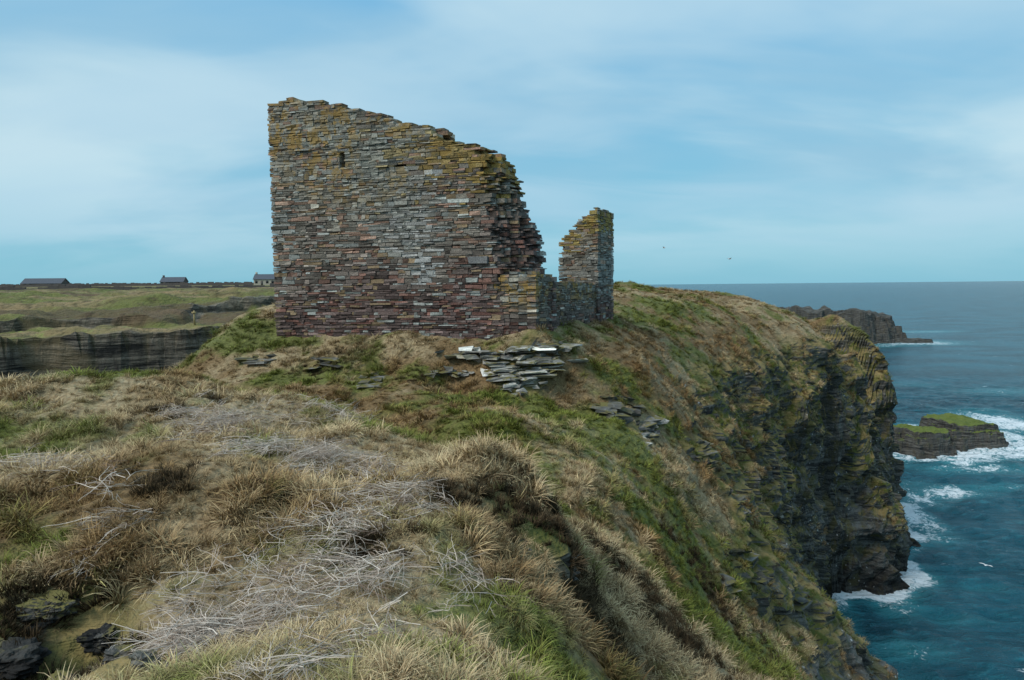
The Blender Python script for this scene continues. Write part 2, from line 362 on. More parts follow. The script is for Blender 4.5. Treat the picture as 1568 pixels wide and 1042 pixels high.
    if patches is not None:  # stone colour patches: pale stones and ochre lichen around given points
        for (px,py,rr,cc) in patches:
            a,b=uz(px,py); w=np.exp(-(((cols[:,2]-a)/rr)**2+((cols[:,3]-b)/rr)**2))
            sel=rng.random(m)<w*.9
            base[sel]=np.array(cc)*rng.uniform(.5,1.4,sel.sum())[:,None]
            lc=np.maximum(lc,w*.9) if cc[2]<.1 else lc
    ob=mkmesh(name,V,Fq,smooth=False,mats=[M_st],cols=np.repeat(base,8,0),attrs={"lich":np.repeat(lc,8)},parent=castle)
    return uz
A_=P(424,520,30.5); B_=P(822,515,27.8)
prof=[(404,170),(412,163),(428,157),(443,146),(460,152),(490,158),(520,161),(560,172),(590,180),(600,187),(655,191),(664,205),(676,214),(700,217),(722,221),(740,236),(757,243),(764,262),(768,292),(776,306),(780,325),(792,335),(798,352),(800,380),(806,413),(840,420)]
U0=np.array([B_[0]-A_[0],B_[1]-A_[1]]);LN0=np.linalg.norm(U0)
uu=U0/LN0
def u_at(px,pl=np.array(A_[:2])):
    d=ray(px,430); Mx=np.array([[d.x,-uu[0]],[1.0,-uu[1]]]); return np.linalg.solve(Mx,pl)[1]
ub=u_at(752)
def rec(u,z):
    b=ub+.5*(1-sm(23.5,30,np.array(z)))+.25*float(vn(np.array(z*1.1),np.array(3.3)))
    return max(0,(u-b))*.9+ (.15*random.random() if u>b else 0)
side=np.array([.46,.89])
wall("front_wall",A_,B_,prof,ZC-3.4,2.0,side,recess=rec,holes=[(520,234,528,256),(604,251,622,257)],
 patches=[(665,262,.5,(.47,.48,.47)),(700,310,.35,(.38,.39,.36)),(620,345,1.1,(.27,.265,.25)),(745,250,.9,(.27,.19,.065)),(690,225,1.2,(.26,.19,.08)),(610,240,1.2,(.27,.22,.12)),(600,300,1.6,(.245,.24,.215)),(500,190,1.2,(.24,.235,.20)),(650,415,.5,(.3,.3,.29)),(430,350,.6,(.23,.23,.21)),(560,230,1.5,(.23,.23,.20)),(640,480,.3,(.3,.3,.28))])
C0=np.array(B_[:2]); C1=np.array(P(913,485,34.6)[:2])
inn=np.array([-.9,.25])
wall("low_side_wall",C0,C1,[(822,417),(840,421),(860,430),(880,430),(915,436)],ZC-3.2,1.9,inn,dark=.85)
R0=P(857,485,35.4);R1=P(916,485,34.5)
wall("standing_remnant",R0,R1,[(852,425),(857,424),(859,392),(862,374),(868,356),(880,343),(900,329),(912,320),(925,317)],ZC-2.8,2.6,np.array(P(943,485,37.2)[:2])-np.array(R1[:2]),jit_end=.02,patches=[(905,340,.5,(.28,.22,.08)),(870,370,.5,(.28,.22,.08)),(912,420,1.2,(.22,.22,.20))],back_slope=.02)
def face_pt(px,py,outd=.05):
    d=ray(px,py); Mx=np.array([[d.x,-uu[0]],[1.0,-uu[1]]]); s=np.linalg.solve(Mx,np.array(A_[:2])); q=np.array(A_[:2])+uu*s[1]; return (q[0]-side[0]*outd,q[1]-side[1]*outd,ZC+d.z*s[0])
C=[face_pt(733,399,-.10),face_pt(612,247,-.16),face_pt(524,230,-.16)];HS=[(.42,.2,.15),(.45,.2,.04),(.22,.2,.04)]
V,Fq=boxes(C,HS,np.broadcast_to(np.array([[uu[0],uu[1],0],[side[0],side[1],0],[0,0,1]]),(3,3,3)),.2)
ob=mkmesh("lintel_stones",V,Fq,smooth=False,mats=[M_st],cols=np.full((24,3),.17),attrs={"lich":np.zeros(24)},parent=castle)
# ---------------- rock outcrops: bedded ledges set into the slope
N=NT("bedded_rock"); p=N.pos(); rc,s1,s3=rockcol(N,p,1.2)
rc=N.mix(1,rc,N.attr("col","Color"),'MULTIPLY')
rc=N.mix(N.math('MULTIPLY',N.mr(N.nz(),.5,.85),N.mr(N.noise(p,2.5,3),.45,.57)),rc,(.15,.13,.045))
N.L(rc,N.b.inputs["Base Color"]); N.L(N.bump(N.math('ADD',s3,N.noise(p,30,3)),.7,.04),N.b.inputs["Normal"]); M_rk=N.m
def outcrop(px,py,wid,hgt,bright=1.0,dip=0.0,yaw=0.0,th=(.04,.15),ln=(.2,1.0),dep=.5,keep=.8,fwd=.08,yj=.2):
    cx,cy,cz=raycast(px,py); U=np.array([math.cos(yaw),math.sin(yaw)]);B=np.array([-U[1],U[0]])
    z=cz-hgt*.6; C=[];HS=[];AX=[];co=[]
    while z<cz+hgt*.6:
        h=rng.uniform(*th); rel=(z-cz)/(hgt*.6); half=wid*math.sqrt(max(.05,1-rel*rel))*rng.uniform(.5,1.2); lo=rng.normal(0,.2)*dep; tone=math.exp(rng.normal(0,.3)); u=-half+rng.normal(0,.2)
        while u<half:
            l=rng.uniform(*ln)
            if rng.random()<keep:
                x,y=np.array([cx,cy])+U*(u+l/2)
                s=np.linspace(-1.6,1.8,24); hz=H(x+B[0]*s,y+B[1]*s); j=np.argmax(hz>z+h*.3); o=s[j] if hz[j]>z+h*.3 else 0
                o=o+lo+rng.normal(0,.10); q=np.array([x,y])+B*(o+dep*.5-fwd)
                C.append((q[0],q[1],z+h/2+dip*u+rng.normal(0,.012)));HS.append((l/2,dep*.6,h/2-.004)); a=yaw+rng.normal(0,yj)
                AX.append([[math.cos(a),math.sin(a),dip+rng.normal(0,.04)],[-math.sin(a),math.cos(a),rng.normal(.03,.05)],[-dip,0,1]]); co.append(bright*tone*math.exp(rng.normal(0,.3)))
            u+=l+rng.uniform(0,.06)
        z+=h
    V,Fq=boxes(C,HS,np.array(AX),.7,.16)
    return mkmesh("rock_outcrop",V,Fq,smooth=False,mats=[M_rk],cols=np.repeat(np.array(co),8)[:,None]*np.ones(3))
outcrop(800,566,1.45,1.1,2.3,.03,-.1,keep=.92,dep=.8,fwd=.36,yj=.3,ln=(.15,1.0))
outcrop(790,597,.8,.3,2.0,.05,-.1,keep=.7,dep=.6,fwd=.25,yj=.4,ln=(.1,.5))
outcrop(715,548,1.3,.35,2.2,.0,.0,keep=.75,dep=.5,fwd=.28,yj=.3,ln=(.12,.7))
outcrop(690,577,.8,.3,2.1,.0,.2,keep=.7,fwd=.24,yj=.4,ln=(.1,.6))
outcrop(840,540,.8,.5,1.6,.0,-.1,keep=.8,fwd=.28,yj=.3)
outcrop(565,580,.5,.25,1.0,fwd=.2)
outcrop(490,560,.6,.2,.9,keep=.6,fwd=.15)
outcrop(945,628,1.1,.6,.9,-.15,.2,keep=.9,dep=.7,fwd=.25,yj=.3)
outcrop(985,668,1.0,.5,1.6,.12,.3,keep=.9,dep=.7,fwd=.25,yj=.3)
outcrop(1080,700,.6,.6,.8,.1,.4)
outcrop(785,825,.4,.3,.7,.1,.5,th=(.03,.08),ln=(.08,.3),dep=.25)
outcrop(838,798,.14,.25,1.0,.3,.5,th=(.03,.08),ln=(.06,.2),dep=.2)
outcrop(865,880,.25,.2,.8,.1,.5,th=(.03,.06),ln=(.06,.18),dep=.2)
outcrop(1150,870,.6,.6,.9,.1,.6,fwd=.15)
outcrop(1110,905,.5,.4,.9,.1,.6,fwd=.15)
outcrop(1200,800,.7,.7,.8,.1,.6,fwd=.15)
outcrop(385,552,.8,.25,.9,keep=.6,fwd=.2)
outcrop(1230,930,.6,.6,.8,.1,.6)
outcrop(1130,780,.5,.4,.9,.1,.6)
def boulder(x,y,z,sx_,sy_,sz_,seed,bright):
    a=np.linspace(0,2*np.pi,49)[:-1];b=np.linspace(-np.pi/2,np.pi/2,30); AA,BB=np.meshgrid(a,b)
    ux,uy,uz_=np.cos(AA)*np.cos(BB),np.sin(AA)*np.cos(BB),np.sin(BB)
    q=4.0; nn_=(np.abs(ux)**q+np.abs(uy)**q+np.abs(uz_)**q)**(-1/q)
    r=nn_*(.8+.5*fbm(ux*1.8+seed,uy*1.8,uz_*2.5,s=seed,o=5)); r=r+.22*(_h(np.floor(uz_*6+1.2*vn(ux*2,uy*2,s=seed)),np.floor(ux*2+seed),np.floor(uy*2),seed)-.5)
    V=np.stack([x+ux*r*sx_,y+uy*r*sy_,z+uz_*r*sz_],-1).reshape(-1,3); k=48; Fc=[]
    for i in range(29):
        for j in range(k): Fc.append([i*k+j,i*k+(j+1)%k,(i+1)*k+(j+1)%k,(i+1)*k+j])
    return mkmesh("boulder",V,np.array(Fc),smooth=False,mats=[M_rk],cols=np.full((len(V),3),bright))
for i,(px,py,sx_,sy_,sz_,br_) in enumerate([(20,975,.26,.2,.14,.45),(110,1020,.24,.18,.12,.5),(75,925,.24,.16,.11,.4),(185,980,.13,.11,.08,.7),(222,1020,.10,.08,.07,1.2),(150,940,.15,.12,.09,.4),(60,1035,.2,.12,.1,.5),(790,845,.18,.15,.12,.9),(845,805,.1,.08,.12,1.2),(770,865,.12,.1,.08,.7)]):
    q=raycast(px,py); dd=math.exp(-((q[0]-HOL[0])**2+(q[1]-HOL[1])**2)/.35)*.45
    boulder(q[0],q[1],q[2]-dd+.04,sx_,sy_,sz_,400+i,br_)
# ---------------- islet and skerries
def sk_mat(name,green):
    N=NT(name); p=N.pos(); rc,s1,s3=rockcol(N,p,.8)
    if green:
        x=N.n.new("ShaderNodeSeparateXYZ"); N.L(p,x.inputs[0])
        gm=N.math('MULTIPLY',N.mr(N.nz(),.35,.65),N.mr(x.outputs[2],1.4,2.4)); rc=N.mix(gm,rc,N.mix(N.noise(p,1.2,3),(.05,.08,.015),(.17,.19,.045)))
    N.L(rc,N.b.inputs["Base Color"]); N.L(N.bump(s1,.9,.4),N.b.inputs["Normal"]); return N.m
M_is=sk_mat("islet_rock",True); M_sk=sk_mat("skerry_rock",False)
def islet(name,cx,cy,wx,wy,h,seed,green=False,ang=0,und=.25):
    k=140;g=np.linspace(-1.25,1.25,k); GX,GY=np.meshgrid(g,g)
    d=np.maximum(np.abs(GX)**3+np.abs(GY)**3,0)**(1/3.)+.3*fbm(GX*3+seed,GY*3,s=seed,o=4)
    t=np.clip((1.0-d)/.3,0,1); q=5; tl=t*q; t=(np.floor(tl)+sm(.5,1,tl-np.floor(tl)))/q
    z=-1+t*(h+1)*(1-.2*(GX*.5+.5))+t*h*und*fbm(GX*2.5,GY*2.5,s=seed+9,o=3)+.25*fbm(GX*8,GY*8,s=seed+4,o=3)
    ca,sa=math.cos(ang),math.sin(ang)
    x=cx+GX*wx*ca-GY*wy*sa; y=cy+GX*wx*sa+GY*wy*ca
    idx=np.arange(k*k).reshape(k,k)
    Fq=np.stack([idx[:-1,:-1],idx[:-1,1:],idx[1:,1:],idx[1:,:-1]],-1).reshape(-1,4)
    return mkmesh(name,np.stack([x,y,z],-1).reshape(-1,3),Fq,smooth=False,mats=[M_is if green else M_sk])
islet("sea_stack_islet",72.5,110,7.0,6.5,4.0,3,True,.2,.12)
islet("sea_stack_islet",63.5,105,5.5,4.5,3.6,13,True,.5,.12)
islet("skerry",152,305,17,20,13.5,23,False,.3)
islet("skerry",140,318,18,22,15,29,False,.1)
islet("skerry",172,292,9,4,1.8,33,False,0)
# ---------------- sea
def sea_pt(px,py):
    d=ray(px,py); D=-ZC/d.z; return d.x*D,D
sx=np.concatenate([-np.geomspace(30000,40,40),np.arange(-38,8,2.),np.arange(8,150,.5),np.geomspace(151,30000,90)])
sy=np.concatenate([-np.geomspace(3000,20,12),np.arange(-15,28,2.5),np.arange(30,190,.45),np.geomspace(191,40000,150)])
SX,SY=np.meshgrid(sx,sy)
near=sm(260,120,np.hypot(SX,SY))
wv=.35*vn(SX/9+.3*SY/9,SY/5,s=101)+.28*(1-2*np.abs(vn(SX/4.5+SY/14,SY/2.7,s=102)))+.16*(1-2*np.abs(vn(SX/1.7,SY/1.2,s=103)))
SZ=wv*near*.9
hT=full(SX,SY); inT=(SX>8)&(SX<60)&(SY>-6)&(SY<112)
foam=np.where(inT,sm(-12,-.5,hT-2.8*fbm(SX/6,SY/6,s=105,o=3)),0)*(.6+.6*sm(-.3,.4,fbm(SX/5,SY/5,s=109,o=2)))
for cx,cy,r,w in [(73,109,11,1.),(64,103,8,.95),(152,300,26,.75),(172,292,15,.9),(140,318,24,.5)]:
    foam=np.maximum(foam,w*sm(1.5,.85,np.hypot(SX-cx,SY-cy)/r+.35*fbm(SX/8,SY/8,s=106,o=3)))
for px,py,rx,ry,w in [(1545,650,9,16,1.1),(1490,695,12,6,1.1),(1390,525,30,18,.9),(1450,755,7,3.5,1.),(1410,765,3,5,1.),(1530,745,8,3,.7),(1420,825,4,2.5,.9),(1380,870,3,3,.85),(1390,1000,4,2,.7),(1360,920,3,4,.85),(1400,590,12,8,.5),(1540,600,20,9,.6),(1410,508,30,10,.9),(1500,900,4,1.5,.5),(1450,950,5,1.5,.5),(1500,720,11,3.5,.9)]:
    cx,cy=sea_pt(px,py); foam=np.maximum(foam,w*np.exp(-(((SX-cx)/rx)**2+((SY-cy)/ry)**2)))
cap_=sm(.62,.95,wv+.4*vn(SX/12,SY/12,s=108))*.34*near
foam=np.clip(foam+cap_,0,1.2)
ny,nx=SX.shape; idx=np.arange(nx*ny).reshape(ny,nx)
Fq=np.stack([idx[:-1,:-1],idx[:-1,1:],idx[1:,1:],idx[1:,:-1]],-1).reshape(-1,4)
N=NT("sea_water"); p=N.pos()
fo=N.attr("foam"); nf=N.noise(p,.55,6,.72,1.2); nf2=N.noise(p,2.8,4,.7,.6)
k=N.math('ADD',N.math('MULTIPLY',nf,.55),N.math('MULTIPLY',nf2,.45))
th=N.math('SUBTRACT',.79,N.math('MULTIPLY',fo,.36))
fm=N.mr(N.math('SUBTRACT',k,th),-.02,.10)
wc=N.mr(N.noise(N.pos((.5,1.3,0)),.33,6,.74),.65,.72,0,.75)
fm=N.math('MAXIMUM',fm,wc)
dn=N.noise(N.pos((.6,1,0)),.06,4,.6); rip=N.noise(N.pos((.55,1.3,0)),.9,5,.7,.4)
wcol=N.mix(N.mr(dn,.35,.65),(.003,.032,.050),(.007,.082,.118))
wcol=N.mix(N.mr(rip,.5,.68,0,.7),wcol,(.02,.155,.20))
wcol=N.mix(N.mr(fo,.15,.9,0,.8),wcol,(.035,.22,.26))
c=N.mix(fm,wcol,(.74,.80,.83)); N.L(c,N.b.inputs["Base Color"])
N.L(N.mr(fm,0,1,.25,.8),N.b.inputs["Roughness"]); N.b.inputs["Specular IOR Level"].default_value=.32; N.b.inputs["IOR"].default_value=1.33
b2=N.noise(N.pos((.6,1,0)),.12,3,.6)
N.L(N.bump(N.math('ADD',rip,N.math('MULTIPLY',b2,1.6)),1.0,.9),N.b.inputs["Normal"])
sea=mkmesh("sea",np.stack([SX,SY,SZ],-1).reshape(-1,3),Fq,smooth=True,mats=[N.m],attrs={"foam":foam})
# ---------------- vegetation sources
def bladeset(nb,R0,Lr,wr,lean,droop,seed):
    r=np.random.default_rng(seed); V=[];Fc=[];bc=[];bt=[]
    for i in range(nb):
        a=r.uniform(0,6.283); rad=R0*math.sqrt(r.random()); bx,by=rad*math.cos(a),rad*math.sin(a)
        a2=a+r.normal(0,.7); L=r.uniform(*Lr); w=r.uniform(*wr); le=abs(r.normal(lean,.25)); dr=droop*r.uniform(.5,1.5)
        x,y,z=bx,by,-.03; th=le; pa=a2+1.57; c=r.random(); b=len(V); seg=4
        for s in range(seg+1):
            ww=w*(1-(s/seg)**1.6)*.5+.0008
            V.append((x+math.cos(pa)*ww,y+math.sin(pa)*ww,z));V.append((x-math.cos(pa)*ww,y-math.sin(pa)*ww,z)); bc+=[c,c];bt+=[s/seg]*2
            x+=math.sin(th)*math.cos(a2)*L/seg;y+=math.sin(th)*math.sin(a2)*L/seg;z+=math.cos(th)*L/seg; th=min(th+dr,2.3)
        for s in range(seg): Fc.append([b+2*s,b+2*s+1,b+2*s+3,b+2*s+2])
    return V,np.array(Fc),bc,bt
def veg_mat(name,kind):
    N=NT(name); bc=N.attr("bc"); bt=N.attr("bt")
    if kind=='turf':
        gr=N.attr("gr",ty='INSTANCER');br=N.attr("br",ty='INSTANCER')
        g2=N.math('ADD',gr,N.math('MULTIPLY',N.math('SUBTRACT',bc,.5),.35),True)
        c=turf(N,g2,br,bc); c=N.mix(1,c,N.mix(bc,(.62,.62,.62),(1.4,1.36,1.32)),'MULTIPLY')
    elif kind=='stem': c=N.mix(bc,(.24,.175,.135),(.70,.61,.52))
    elif kind=='heath': c=N.mix(bc,(.035,.027,.018),(.13,.09,.05))
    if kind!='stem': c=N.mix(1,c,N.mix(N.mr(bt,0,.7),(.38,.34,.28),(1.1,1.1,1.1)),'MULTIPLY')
    N.L(c,N.b.inputs["Base Color"]); N.b.inputs["Roughness"].default_value=.85; N.b.inputs["Specular IOR Level"].default_value=.05
    return N.m
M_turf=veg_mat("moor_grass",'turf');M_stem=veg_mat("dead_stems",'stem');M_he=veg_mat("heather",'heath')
def srccoll(name,specs,mat):
    co=bpy.data.collections.new(name)
    for i,sp in enumerate(specs):
        V,Fc,bc,bt=bladeset(*sp,seed=100+i+len(name)); ob=mkmesh(name+"_part",V,Fc,smooth=False,mats=[mat],attrs={"bc":bc,"bt":bt},link=False); co.objects.link(ob)
    return co
c_grass=srccoll("grass_tuft",[(80,.10,(.12,.30),(.004,.009),.5,.36),(90,.14,(.12,.26),(.004,.009),.8,.32),(70,.08,(.16,.36),(.004,.009),.4,.40),(100,.16,(.07,.16),(.005,.010),.7,.25)],M_turf)
c_far=srccoll("grass_clump",[(60,.2,(.2,.38),(.012,.022),.6,.3),(60,.25,(.15,.33),(.012,.022),.8,.25),(70,.2,(.12,.28),(.012,.024),.5,.3)],M_turf)
c_he=srccoll("heather_tuft",[(120,.14,(.08,.2),(.006,.012),.6,.1),(100,.1,(.08,.16),(.006,.012),.5,.1)],M_he)
def stems(seed):
    r=np.random.default_rng(seed);V=[];Fc=[];bc=[];bt=[]
    def stick(p0,a,el,L,w,c,lev):
        x,y,z=p0;seg=4;kids=[]
        b=len(V)
        for s in range(seg+1):
            ww=w*(1-.5*s/seg)/2
            for q in range(3):
                V.append((x+ww*math.cos(a+1.57)*math.cos(q*2.09),y+ww*math.sin(a+1.57)*math.cos(q*2.09),z+ww*math.sin(q*2.09))); bc.append(c);bt.append(s/seg)
            if lev>0 and s>0 and r.random()<.5: kids.append(((x,y,z),a+r.choice([-1,1])*r.uniform(.35,.9),el+r.normal(0,.2),L*r.uniform(.3,.6),w*.65,c,lev-1))
            x+=math.cos(a)*math.cos(el)*L/seg;y+=math.sin(a)*math.cos(el)*L/seg;z+=math.sin(el)*L/seg
            a+=r.normal(0,.2);el+=r.normal(-.05,.10)
        for s in range(seg):
            for q in range(3): 
                q2=(q+1)%3; Fc.append([b+3*s+q,b+3*s+q2,b+3*s+3+q2,b+3*s+3+q])
        for kk in kids: stick(*kk)
    for i in range(8):
        stick((r.uniform(-.2,.2),r.uniform(-.2,.2),r.uniform(.0,.08)),r.normal(0,.9)+(3.14 if r.random()<.3 else 0),r.uniform(-.05,.25),r.uniform(.2,.5),r.uniform(.006,.012),r.random(),2 if r.random()<.5 else 1)
    return V,np.array(Fc),bc,bt
def stick_coll():
    co=bpy.data.collections.new("stem_source")
    for i in range(5):
        V,Fc,bc,bt=stems(300+i); ob=mkmesh("stem_part",V,Fc,smooth=False,mats=[M_stem],attrs={"bc":bc,"bt":bt},link=False); co.objects.link(ob)
    return co
def instancer(name,pts,rot,scl,coll):
    me=bpy.data.meshes.new(name); m=len(pts); me.vertices.add(m); me.vertices.foreach_set("co",np.asarray(pts,np.float32).ravel())
    a=me.attributes.new("rot",'FLOAT_VECTOR','POINT');a.data.foreach_set("vector",np.asarray(rot,np.float32).ravel())
    for nm,v in (("scl",scl),("gr",gmap(pts[:,0],pts[:,1])),("br",bmap(pts[:,0],pts[:,1]))):
        a=me.attributes.new(nm,'FLOAT','POINT');a.data.foreach_set("value",np.asarray(v,np.float32))
    ob=bpy.data.objects.new(name,me); scene.collection.objects.link(ob)
    g=bpy.data.node_groups.new(name,'GeometryNodeTree'); g.interface.new_socket("Geometry",in_out='INPUT',socket_type='NodeSocketGeometry'); g.interface.new_socket("Geometry",in_out='OUTPUT',socket_type='NodeSocketGeometry')
    nn=g.nodes; i=nn.new("NodeGroupInput");o=nn.new("NodeGroupOutput");ins=nn.new("GeometryNodeInstanceOnPoints");ci=nn.new("GeometryNodeCollectionInfo")
    ci.inputs["Collection"].default_value=coll; ci.inputs["Separate Children"].default_value=True; ci.inputs["Reset Children"].default_value=True
    ins.inputs["Pick Instance"].default_value=True
    r=nn.new("GeometryNodeInputNamedAttribute");r.data_type='FLOAT_VECTOR';r.inputs[0].default_value="rot"
    s=nn.new("GeometryNodeInputNamedAttribute");s.data_type='FLOAT';s.inputs[0].default_value="scl"
    e=nn.new("FunctionNodeEulerToRotation"); L=g.links.new
    ri=nn.new("FunctionNodeRandomValue");ri.data_type='INT'; ri.inputs[4].default_value=0; ri.inputs[5].default_value=max(0,len(coll.objects)-1)
    L(i.outputs[0],ins.inputs["Points"]);L(ci.outputs[0],ins.inputs["Instance"]);L(ri.outputs[2],ins.inputs["Instance Index"]);L(r.outputs[0],e.inputs[0]);L(e.outputs[0],ins.inputs["Rotation"]);L(s.outputs[0],ins.inputs["Scale"]);L(ins.outputs[0],o.inputs[0])
    md=ob.modifiers.new("scatter",'NODES');md.node_group=g
    return ob
A0=np.stack([X2,Y2,Z2],-1)
def quadinfo():
    a=A0[:-1,:-1].reshape(-1,3);b=A0[:-1,1:].reshape(-1,3);c=A0[1:,1:].reshape(-1,3);d=A0[1:,:-1].reshape(-1,3)
    nr=np.cross(c-a,d-b); ar=np.linalg.norm(nr,axis=1)*.5; nr/=np.maximum(np.linalg.norm(nr,axis=1),1e-9)[:,None]
    return a,b,c,d,ar,nr
qa,qb,qc,qd,qar,qn=quadinfo(); cen=(qa+qc)/2; dist=np.hypot(cen[:,0],cen[:,1])
inview=(cen[:,1]>2.5)&(np.abs(cen[:,0])<cen[:,1]*.80+3.5)
rel=cen[:,:2]-np.array(A_[:2])
Mi=np.linalg.inv(np.stack([uu,side],1)); uvv=rel@Mi.T
foot=(uvv[:,0]>-.05)&(uvv[:,0]<LN0)&(uvv[:,1]>-.02)&(uvv[:,1]<2)
hol=np.exp(-((cen[:,0]-HOL[0])**2+(cen[:,1]-HOL[1])**2)/.3)
def scatter(wt,cnt):
    wt=wt/wt.sum(); i=rng.choice(len(wt),cnt,p=wt); s=rng.random((cnt,1));t=rng.random((cnt,1))
    p=(qa[i]*(1-s)+qb[i]*s)*(1-t)+(qd[i]*(1-s)+qc[i]*s)*t; return p,i
def rots(i,tilt=.25):
    n_=qn[i]; m=len(i); rx=-n_[:,1]*.7+rng.normal(0,tilt*.5,m)+.1; ry=n_[:,0]*.7+rng.normal(0,tilt*.5,m)+.12
    return np.stack([rx,ry,rng.uniform(0,6.28,m)],-1)
gk=np.clip(1-rq*1.1,0,1)*inview*(~foot)*(1-hol)
patch=.3+.7*sm(-.4,.3,fbm(cen[:,0]/.8,cen[:,1]/.8,s=121,o=2))
def sizes(i,lo,hi):
    c=cen[i]; return rng.uniform(lo,hi,len(i))*(.6+.75*sm(-.4,.5,vn(c[:,0]/.9,c[:,1]/.9,s=131)))*(.65+.35*sm(4,9,dist[i]))
w=qar*gk*patch*sm(22,14,dist)*np.clip(9/np.maximum(dist,4),.3,2.2)
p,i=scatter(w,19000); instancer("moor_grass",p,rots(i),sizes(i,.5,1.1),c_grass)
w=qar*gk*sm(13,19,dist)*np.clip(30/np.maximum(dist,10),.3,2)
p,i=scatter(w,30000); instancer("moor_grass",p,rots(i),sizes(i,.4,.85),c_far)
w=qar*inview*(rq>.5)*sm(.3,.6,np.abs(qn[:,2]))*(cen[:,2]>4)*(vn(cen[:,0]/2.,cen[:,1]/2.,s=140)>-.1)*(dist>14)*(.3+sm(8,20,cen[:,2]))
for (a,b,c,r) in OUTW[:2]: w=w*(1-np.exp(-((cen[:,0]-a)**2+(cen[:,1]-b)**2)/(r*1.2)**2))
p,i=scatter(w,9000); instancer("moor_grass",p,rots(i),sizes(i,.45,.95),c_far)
he=[(60,900,.4),(110,890,.4),(30,930,.3),(150,985,.25),(10,1010,.3),(790,800,.6),(860,880,.8),(960,880,1.0),(330,610,.8),(500,560,1.0),(640,585,.8),(420,760,.4),(260,745,.4),(900,950,1.0),(1000,960,1.5),(240,640,.5),(1100,920,1.6),(700,760,.4),(570,840,.3)]
w=np.zeros(len(cen))
for a,b,r in he:
    q=raycast(a,b); w=np.maximum(w,np.exp(-((cen[:,0]-q[0])**2+(cen[:,1]-q[1])**2)/r**2))
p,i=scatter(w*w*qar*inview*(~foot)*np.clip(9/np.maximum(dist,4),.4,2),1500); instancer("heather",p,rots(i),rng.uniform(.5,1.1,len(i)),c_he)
stc=stick_coll(); w=np.zeros(len(cen))
for a,b,r,k in [(430,700,.7,1),(330,660,.6,.8),(520,720,.6,1),(620,780,.5,1),(650,860,.4,1.2),(560,890,.4,1.1),(450,880,.4,.8),(350,960,.4,1.6),(470,970,.4,1.5),(420,1010,.35,1.6),(600,980,.3,1),(150,850,.25,1.3),(60,720,.6,.7),(300,1000,.35,1.6),(700,900,.25,1.1),(220,770,.3,.7),(480,640,.6,.7),(290,640,.6,.6),(520,830,.35,.8)]:
    q=raycast(a,b); w=np.maximum(w,k*np.exp(-((cen[:,0]-q[0])**2+(cen[:,1]-q[1])**2)/(r*1.15)**2))
w=w*sm(-.3,.3,fbm(cen[:,0]/.4,cen[:,1]/.4,s=150,o=2))
p,i=scatter(w**1.6*qar,430); p[:,2]+=.09; instancer("dead_bracken_stems",p,rots(i,.2),rng.uniform(.5,1.0,len(i)),stc)
# ---------------- houses on the skyline
def simple(name,rgb,rough=.8,scale=2.):
    N=NT(name); p=N.pos(); nn_=N.noise(p,scale,4); c=N.mix(nn_,tuple(v*.7 for v in rgb),tuple(min(1,v*1.25) for v in rgb)); N.L(c,N.b.inputs["Base Color"]); N.b.inputs["Roughness"].default_value=rough; return N.m
M_slate=simple("slate",(.09,.10,.12)); M_rend=simple("render_wall",(.42,.37,.3)); M_dst=simple("dark_stone",(.09,.08,.075)); M_gl=simple("window_glass",(.02,.025,.03),.2); M_wood=simple("weathered_wood",(.30,.24,.12))
def farz(x,y):
    j=np.argmin(abs(fy-y));i_=np.argmin(abs(fx-x));return float(ZF[j,i_])
def house(name,px,D,w,d,hw,hr,wm,chim=2):
    q=P(px,436,D); z=farz(q[0],q[1])-.3; e=bpy.data.objects.new(name,None); scene.collection.objects.link(e); e.location=(q[0],q[1],z); e.rotation_euler=(0,0,.12)
    def bx(n,c,h,m):
        V=UNIT*np.array(h)+np.array(c); return mkmesh(n,V,BF,mats=[m],parent=e)
    a,b=w/2,d/2
    mkmesh("walls",[(-a,-b,0),(a,-b,0),(a,b,0),(-a,b,0),(-a,-b,hw),(a,-b,hw),(a,b,hw),(-a,b,hw),(-a,0,hw+hr),(a,0,hw+hr)],[[0,1,5,4],[2,3,7,6],[1,2,6,9,5],[3,0,4,8,7]],mats=[wm],parent=e)
    o=.3
    mkmesh("roof",[(-a-o,-b-o,hw-.1),(a+o,-b-o,hw-.1),(a+o,0,hw+hr+.12),(-a-o,0,hw+hr+.12),(a+o,b+o,hw-.1),(-a-o,b+o,hw-.1),(-a-o,-b-o,hw-.25),(a+o,-b-o,hw-.25)],[[0,1,2,3],[3,2,4,5],[0,6,7,1]],mats=[M_slate],parent=e)
    for k in range(4):
        if k!=1: bx("window",(-a+w*(k+.5)/4,-b-.02,hw*.55),(.5,.05,.55),M_gl)
    bx("door",(-a+w*1.5/4,-b-.02,1.0),(.45,.05,1.0),M_dst)
    for k in range(chim): bx("chimney",((-1,1)[k]*(a-.5),0,hw+hr+.4),(.4,.3,.6),wm)
house("farm_barn",70,335,18,8,1.9,2.3,M_dst,0)
house("cottage",267,335,10.5,7,2.1,2.1,M_dst,1)
house("farmhouse",408,300,9,7,2.9,2.0,M_rend,2)
def fieldwall(pts,h):
    C=[];HS=[];AX=[]
    for (a,b) in zip(pts[:-1],pts[1:]):
        a=np.array(a,float);b=np.array(b,float);d=b-a;L=np.linalg.norm(d);d/=L;s=0
        while s<L:
            l=rng.uniform(.8,2.);c=a+d*(s+l/2); zz=farz(c[0],c[1]); hh=h*rng.uniform(.75,1.2)
            C.append((c[0],c[1],zz+hh/2-.2));HS.append((l/2,.35,hh/2+.2));AX.append([[d[0],d[1],0],[-d[1],d[0],0],[0,0,1]]);s+=l*.96
    V,Fq=boxes(C,HS,np.array(AX),.3); return mkmesh("drystone_wall",V,Fq,smooth=False,mats=[M_dst])
fieldwall([(-290,330),(-180,322),(-95,310)],1.3)
